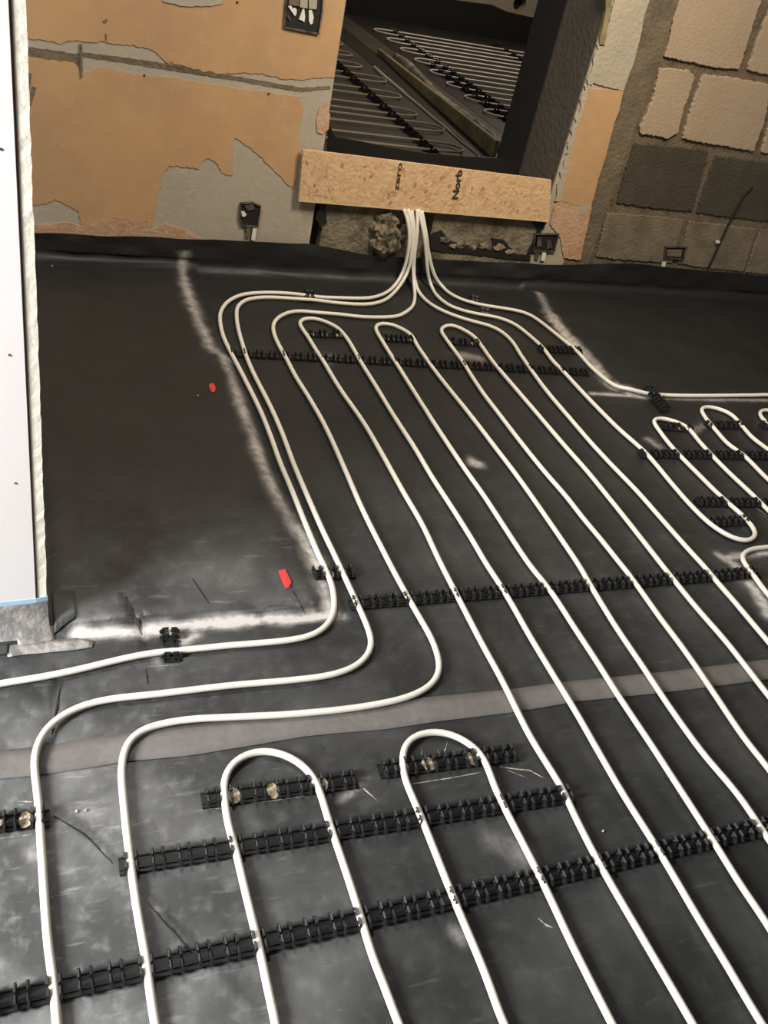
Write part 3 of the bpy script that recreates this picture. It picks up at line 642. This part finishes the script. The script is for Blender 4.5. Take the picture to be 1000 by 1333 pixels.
def text(body, px0, px1, size, parentf):
    c = bpy.data.curves.new('lettering', 'FONT'); c.body = body; c.size = size; c.extrude = .0004; c.offset = size*(.035 if body[0] == 'N' else .012)
    c.materials.append(M['ink']); a = wl(*px0, YB-.0024); b = wl(*px1, YB-.0024)
    o = link(bpy.data.objects.new('lettering', c)); o.location = (0, 0, 0)
    u_ = Vector(b - a).normalized(); nrm = Vector((0, -1, 0)); upv = nrm.cross(u_)
    mt = Matrix((u_, upv, nrm)).transposed().to_4x4(); mt.translation = Vector(a); 
    o.parent = parentf; o.matrix_parent_inverse = Matrix.Translation((-B[3][0], -YB, -B[3][1])); o.matrix_basis = mt
    # fit to length
    bpy.context.view_layer.update(); Lw = o.dimensions.x
    s = (Vector(b-a)).length/max(Lw, 1e-6)
    me = bpy.data.meshes.new_from_object(o.evaluated_get(bpy.context.evaluated_depsgraph_get())); me.materials.clear(); me.materials.append(M['ink'])
    bpy.data.objects.remove(o); o = link(bpy.data.objects.new('lettering', me)); o.parent = parentf
    o.matrix_parent_inverse = Matrix.Translation((-B[3][0], -YB, -B[3][1])); o.matrix_basis = mt @ Matrix.Diagonal((s, 1, 1, 1)); return o
text('Norb', (596,260), (602,222), .040, bd)
text('zero', (519,248), (524,212), .034, bd)

# steel socket boxes in the wall
def wall_box(px, label, inner, parts, Yf=WALL_Y-.003):
    P = [(wl(x, y, Yf)[0], wl(x, y, Yf)[2]) for x, y in px]; cx = sum(p[0] for p in P)/len(P); cz = sum(p[1] for p in P)/len(P)
    t = empty('socket_box', (cx, WALL_Y, cz), label, 'socket box', 'socket boxes set in the back wall')
    inv = Matrix.Translation((-cx, -WALL_Y, -cz))
    def A(o): o.parent = t; o.matrix_parent_inverse = inv; return o
    A(MB().prism(P, 'y', Yf+.002, Yf+.006).build('box_back', M['void']))
    n = len(P)
    for i in range(n):
        (x0, z0), (x1, z1) = P[i], P[(i+1) % n]; d = Vector((x1-x0, z1-z0)).normalized()*.0035; m_ = Vector((cx-(x0+x1)/2, cz-(z0+z1)/2)).normalized()*.005
        A(MB().prism([(x0, z0), (x1, z1), (x1+m_.x, z1+m_.y), (x0+m_.x, z0+m_.y)], 'y', Yf-.005, Yf+.004).build('box_side', M['steel']))
    for kind, m_, pp, r in parts:
        if kind == 'tube':
            Q = [wl(x, y, Yf-.004-.004*math.sin(math.pi*i/(len(pp)-1))) for i, (x, y) in enumerate(pp)]
            A(MB().tube([tuple(q) for q in smooth_path(Q, step=.006, it=2)], r, 8).build('wire', M[m_], None, True))
        else:
            A(MB().prism([(wl(x, y, Yf)[0], wl(x, y, Yf)[2]) for x, y in pp], 'y', Yf-.004, Yf+.002).build(kind, M[m_]))
    return t
wall_box([(371,7),(369,36),(415,45),(420,14),(422,-20),(375,-26)], 'open square back box with white wires near the top of the plaster wall', None,
    [('wire_tail', 'cable', [(375,8),(379,7),(381,11),(384,10),(386,12),(386,17),(384,21),(381,17)], 0), ('wire_tail', 'cable', [(394,11),(396,12),(397,22),(396,29),(394,27),(389,25),(391,20)], 0),
     ('wire_tail', 'cable', [(402,13),(406,13),(408,22),(407,30),(404,32),(402,27)], 0), ('conduit', 'grey_cable', [(392,-20),(390,9),(400,11),(401,-20)], 0), ('conduit', 'grey_cable', [(402,-20),(402,11),(412,12),(414,-20)], 0),
     ('wire_tail', 'steel', [(373,20),(375,19),(379,26),(377,27)], 0), ('conduit', 'brown', [(376,-20),(376,6),(389,8),(389,-20)], 0)])
wall_box([(313,264),(311,284),(315,294),(336,296),(340,268),(330,263)], 'small dark back box with a pale stub of conduit under it, left of the board', None,
    [('wire_tail', 'cable', [(314,275),(318,275),(321,279),(318,282),(315,281)], 0), ('conduit', 'cable', [(329,297),(334,297),(332,313),(327,312)], 0), ('knockout', 'steel', [(318,267),(330,266),(331,272),(322,274)], 0),
     ('conduit', 'brown', [(321,294),(326,296),(325,309),(320,308)], 0)])
wall_box([(696,304),(694,328),(722,328),(728,304)], 'double gang dark back box with two round knockouts beside the doorway pier', None,
    [('knockout', 'steel', [(699,309),(704,308),(705,320),(699,321)], 0), ('knockout', 'steel', [(711,313),(717,312),(719,322),(712,324)], 0), ('conduit', 'cable', [(706,328),(711,328),(709,339),(704,339)], 0), ('conduit', 'steel', [(697,325),(703,325),(701,337),(696,337)], 0)])
wall_box([(866,321),(864,336),(890,338),(894,321)], 'shallow dark back box on the bare blocks with a white cable stub', None,
    [('knockout', 'brown_block', [(869,325),(888,325),(886,334),(868,333)], 0), ('wire_tail', 'cable', [(862,341),(867,341),(864,352),(860,352)], 0)], Yf=WALL_Y+.013)
# old pencil-dark gouges and nail holes in the plaster
for px in ([(36,95),(41,96),(35,150),(33,152)], [(42,112),(47,114),(39,140),(36,142)], [(103,58),(107,57),(107,100),(104,103)], [(134,28),(139,24),(140,27),(136,30)], [(137,44),(139,44),(139,52),(137,52)]):
    W(wall_poly(px, WALL_Y-.0008, .003, 'gouge', M['brown'], None))
for x, y in [(188,98),(350,122),(309,3)]:
    a = wl(x, y, WALL_Y); W(MB().prism([(a[0]+.004*math.cos(k), a[2]+.004*math.sin(k)) for k in np.linspace(0, 5.2, 6)], 'y', WALL_Y-.001, WALL_Y+.002).build('nail_hole', M['void']))
W(wall_poly([(205,-60),(212,2),(240,8),(275,8),(290,3),(300,-60)], WALL_Y-.0012, .003, 'plaster_scrape', M['grey'], None, jag=.003))

# ------------------------------------------------------------------ board-clad stud wall at the left
sw = empty('wall_left', (0, .86, 0)); sw['kind'] = 'structure'; sw['label'] = 'bright board clad wall end at the left edge'
def S_(o): o.parent = sw; o.matrix_parent_inverse = Matrix.Translation((0, -.86, 0)); return o
c0, c1, c2 = (-1.6, .80), (.0025, .862), (.0275, .868)
ZB = .082
S_(MB().prism([c0, c1, (c1[0]+.002, c1[1]+.010), (c0[0], c0[1]+.010)], 'z', ZB, 2.7).build('board_face', M['board']))
S_(MB().prism([(c1[0]+.0015, c1[1]+.004), (c1[0]+.006, c1[1]+.0075), (c1[0]+.004, c1[1]+.02), (c1[0]-.002, c1[1]+.012)], 'z', ZB+.002, 2.7).build('board_joint', M['gap']))['label'] = 'thin dark red joint line'
# rough paper edge, slightly uneven up its height
v = []; f = []; n = 140
for k in range(n):
    z = ZB + .004 + k*(2.7-ZB)/(n-1); j = random.uniform(-.0012, .0012)
    v += [(c1[0]+.005, c1[1]+.0045, z), (c2[0]+j, c2[1]+j, z), (c2[0]-.012+j, c2[1]+.02, z), (c1[0]-.002, c1[1]+.02, z)]
for k in range(n-1):
    for q in range(4): f.append((k*4+q, k*4+(q+1) % 4, k*4+4+(q+1) % 4, k*4+4+q))
f += [(3, 2, 1, 0), tuple((n-1)*4+q for q in range(4))]
S_(mesh_obj('board_edge', v, f, M['board_edge']))['label'] = 'rough cream cut edge'
S_(MB().prism([(c0[0], c0[1]+.011), (c1[0], c1[1]+.013), (c2[0]-.012, c2[1]+.021), (c2[0]-.012, c2[1]+.06), (c0[0], c0[1]+.10)], 'z', .0, 2.7).build('stud', M['timber']))
S_(MB().prism([(c0[0], c0[1]-.001), (c1[0]+.001, c1[1]-.0012), (c2[0]+.0015, c2[1]-.001), (c2[0]+.0005, c2[1]+.001), (c1[0], c1[1]+.0008), (c0[0], c0[1]+.001)], 'z', ZB-.008, ZB+.012).build('blue_tape', M['blue']))
m_ = MB(); nn = 26; vv = []; ff = []
for k in range(nn):       # membrane turned up the foot of the wall
    t = k/(nn-1); 
    bx = c0[0]+(c1[0]-c0[0])*min(1, t*1.04); by = c0[1]+(c1[1]-c0[1])*min(1, t*1.04)
    if t > .96: s = (t-.96)/.04; bx = c1[0]+(c2[0]-c1[0])*s; by = c1[1]+(c2[1]-c1[1])*s
    for h, out in ((ZB, .0005), (.06, .004), (.035, .008), (.015, .016), (.003, .036)):
        vv.append((bx + out*.15, by - out - .003*random.random(), h))
for k in range(nn-1):
    for q in range(4): ff.append((k*5+q, k*5+q+1, k*5+q+6, k*5+q+5))
S_(mesh_obj('membrane_upstand', vv, ff, M['film'], None, True))['label'] = 'grey taped membrane turned up under the board'
for x, y in [(12,463),(20,630),(1,195)]:
    a = wl(x, y, .858); bm = bmesh.new(); bmesh.ops.create_cone(bm, cap_ends=True, segments=10, radius1=.0028, radius2=.002, depth=.002, matrix=Matrix.Rotation(math.pi/2, 4, 'X'))
    me = bpy.data.meshes.new('screw'); bm.to_mesh(me); bm.free(); me.materials.append(M['steel'])
    yy = c0[1] + (c1[1]-c0[1])*(a[0]-c0[0])/(c1[0]-c0[0])
    o = link(bpy.data.objects.new('screw', me)); o.location = (a[0], yy-.0008, a[2]); S_(o)

# ------------------------------------------------------------------ room beyond the doorway
ff_ = MB().box(-1.5, 12, WALL_Y+.34, 12.6, -.08, -.0).build('floor_far_room', M['far_floor']); tag(ff_, 'dim brown floor of the room beyond', kind='structure')
fd = MB().box(3.62, 12, 4.2, 12.0, -.01, .003).build('dark_sheet', M['far_floor_dark'], ff_)
fd2 = MB().box(3.12, 3.34, 4.4, 9.4, -.01, .004).build('dark_sheet', M['far_floor_dark'], ff_)
bs = MB().tube([(3.09+.004*math.sin(k*1.7), 4.6+k*.15, .008) for k in range(21)], [.004+.0009*max(0,k-5)+.004*random.random() for k in range(21)], 6).build('bright_tape_edge', M['cable'], ff_, True)
fw = empty('wall_far', (6, 12, 0)); fw['kind'] = 'structure'; fw['label'] = 'pale wall at the far end of the other room'
YF = 10.35
def topz(px, py): return wl(px, py, YF)
ln = [(430,-30),(500,-14),(560,-6),(600,1),(640,6),(660,15),(690,22),(720,24),(760,30)]
P = [(-1, 1.9)] + [(topz(*p)[0], topz(*p)[2]) for p in ln] + [(12, 1.4), (12, 0), (-1, 0)]
o = MB().prism(P, 'y', YF-.03, YF+.0).build('membrane_upstand', M['far_black'], fw); o.matrix_parent_inverse = Matrix.Translation((-6, -12, 0)); o['label'] = 'black sheet hung up the far wall'
# far wall with a real hole through it
hc = topz(677, 5); hx, hz, hr = hc[0], hc[2], .085
bm = bmesh.new(); ring = [bm.verts.new((hx+hr*math.cos(a), YF+.005, hz+hr*math.sin(a))) for a in np.linspace(0, math.tau, 24, endpoint=False)]
outer = [bm.verts.new((hx+.4*s, YF+.005, hz+.4*t)) for s, t in
         [(1,0),(1,.33),(1,.66),(1,1),(.66,1),(.33,1),(0,1),(-.33,1),(-.66,1),(-1,1),(-1,.66),(-1,.33),(-1,0),(-1,-.33),(-1,-.66),(-1,-1),(-.66,-1),(-.33,-1),(0,-1),(.33,-1),(.66,-1),(1,-1),(1,-.66),(1,-.33)]]
for i in range(24): bm.faces.new((ring[i], ring[(i+1) % 24], outer[(i+1) % 24], outer[i]))
r2 = [bm.verts.new((v.co.x, YF+.12, v.co.z)) for v in ring]
for i in range(24): bm.faces.new((ring[i], r2[i], r2[(i+1) % 24], ring[(i+1) % 24]))
bmesh.ops.recalc_face_normals(bm, faces=bm.faces)
me = bpy.data.meshes.new('wall_sheet'); bm.to_mesh(me); bm.free(); me.materials.append(M['far_wall'])
o = link(bpy.data.objects.new('wall_sheet', me), fw); o.matrix_parent_inverse = Matrix.Translation((-6, -12, 0))
for bx in ((-1, hx-.4, 0, 3), (hx+.4, 12, 0, 3), (hx-.4, hx+.4, hz+.4, 3), (hx-.4, hx+.4, 0, hz-.4)):
    o = MB().box(bx[0], bx[1], YF+.005, YF+.12, bx[2], bx[3]).build('wall_sheet', M['far_wall'], fw); o.matrix_parent_inverse = Matrix.Translation((-6, -12, 0))
o = MB().box(hx-.2, hx+.2, YF+.12, YF+.16, hz-.2, hz+.2).build('duct_back', M['void'], fw); o.matrix_parent_inverse = Matrix.Translation((-6, -12, 0))
# board and silver sheet dividing the two pipe zones
g = MB()
P0, P1_ = fl(500, 78), fl(642, 205)
v = [(3.35,8.3,.0),(3.20,5.20,.0),(3.235,5.20,.0),(3.385,8.3,.0),(3.35,8.3,.05),(3.20,5.20,.12),(3.235,5.20,.12),(3.385,8.3,.05)]
o = mesh_obj('edging_board', v, [(3,2,1,0),(4,5,6,7),(0,1,5,4),(1,2,6,5),(2,3,7,6),(3,0,4,7)], mat('edging_board_paint', (.46, .40, .22), .6, noise=[(5, (.20, .17, .09), .45, .65, .9)])); bv = o.modifiers.new('b', 'BEVEL'); bv.width = .006
local(o, (3.28, 6.7, 0)); tag(o, 'yellow green edging board standing between the two pipe zones beyond the doorway', 'board')
v = []; f = []; n = 30
for k in range(n):
    t = k/(n-1); y = 5.25 + t*2.9; x = 3.31 + .14*t
    for q in range(7):
        a = q/6*math.pi; v.append((x + .04 - .04*math.cos(a) + .012*random.random(), y, .01 + (.04+.02*math.sin(t*9)+.015*random.random())*math.sin(a)))
for k in range(n-1):
    for q in range(6): f.append((k*7+q, k*7+q+1, k*7+q+8, k*7+q+7))
o = mesh_obj('polythene_fold', v, f, M['silver'], None, True); o.modifiers.new('t', 'SOLIDIFY').thickness = .003; local(o, (3.4, 6.5, 0)); tag(o, 'crumpled silvery polythene fold lying behind the edging board', 'sheet')
# far heating pipes
FR = .0085
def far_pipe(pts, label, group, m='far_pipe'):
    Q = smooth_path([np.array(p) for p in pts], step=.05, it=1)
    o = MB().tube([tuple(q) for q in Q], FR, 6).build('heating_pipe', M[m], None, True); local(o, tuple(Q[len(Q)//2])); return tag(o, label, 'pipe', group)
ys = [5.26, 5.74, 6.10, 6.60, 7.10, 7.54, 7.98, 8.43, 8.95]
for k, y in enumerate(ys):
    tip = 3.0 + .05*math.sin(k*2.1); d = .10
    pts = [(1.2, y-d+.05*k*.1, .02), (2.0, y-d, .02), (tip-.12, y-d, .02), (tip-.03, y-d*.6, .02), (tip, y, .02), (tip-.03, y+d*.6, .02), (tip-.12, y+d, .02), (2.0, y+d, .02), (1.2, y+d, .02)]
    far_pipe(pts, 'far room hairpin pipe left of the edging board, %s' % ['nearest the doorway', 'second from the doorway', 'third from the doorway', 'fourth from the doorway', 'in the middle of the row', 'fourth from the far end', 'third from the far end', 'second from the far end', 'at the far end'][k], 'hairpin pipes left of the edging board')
yr = [6.35 + .215*k for k in range(16)]
nth = ['nearest', 'second nearest', 'third nearest', 'fourth nearest', 'fifth nearest', 'sixth nearest', 'seventh nearest', 'eighth nearest']
for k in range(0, 16, 2):
    y0, y1 = yr[k], yr[k+1]; tip = 3.70
    pts = [(8.5, y0, .02), (6, y0, .02), (tip+.15, y0, .02), (tip+.03, y0+.04, .02), (tip, (y0+y1)/2, .02), (tip+.03, y1-.04, .02), (tip+.15, y1, .02), (6, y1, .02), (8.5, y1, .02)]
    far_pipe(pts, 'far room hairpin pipe right of the edging board, %s to the doorway' % nth[k//2], 'hairpin pipes right of the edging board', 'pipe')
def far_rail(x, y0, y1, label, step=.1):
    t = empty('clip_rail', (x, y0, .004), label, 'clip rail', 'clip rails in the far room', math.pi/2)
    MB().box(-.03, y1-y0+.03, -.03, .03, -.004, .004).build('base_strip', M['clip'], t)
    k = 0
    while k*step < y1-y0:
        c = bpy.data.objects.new('clip', CLIP); C.objects.link(c); c.parent = t; c.location = (k*step, 0, 0); c.scale = (1.3, 1.5, 1.5); k += 1
    return t
far_rail(2.70, 4.9, 8.9, 'far room clip rail across the left hairpin pipes')
far_rail(3.97, 6.2, 9.7, 'far room long clip rail across the right hairpin pipes')
far_rail(3.84, 6.1, 8.2, 'far room shorter clip rail beside the edging board')
far_rail(5.35, 8.6, 9.8, 'far room clip rail near the door lining at the far wall')
# black sheet draped just inside the doorway
P = [(428,160),(436,178),(470,184),(510,192),(560,200),(640,205),(690,212),(735,222),(735,300),(420,300)]
P = [(wl(x, y, 3.33)[0], wl(x, y, 3.33)[2]) for x, y in P]
P = [(x, max(z, .03)) for x, z in P]
o = MB().prism(P, 'y', 3.325, 3.335).build('sill_membrane', M['far_black']); local(o, (1.8, 3.33, 0)); tag(o, 'black sheet standing up just behind the brown board', 'sheet')
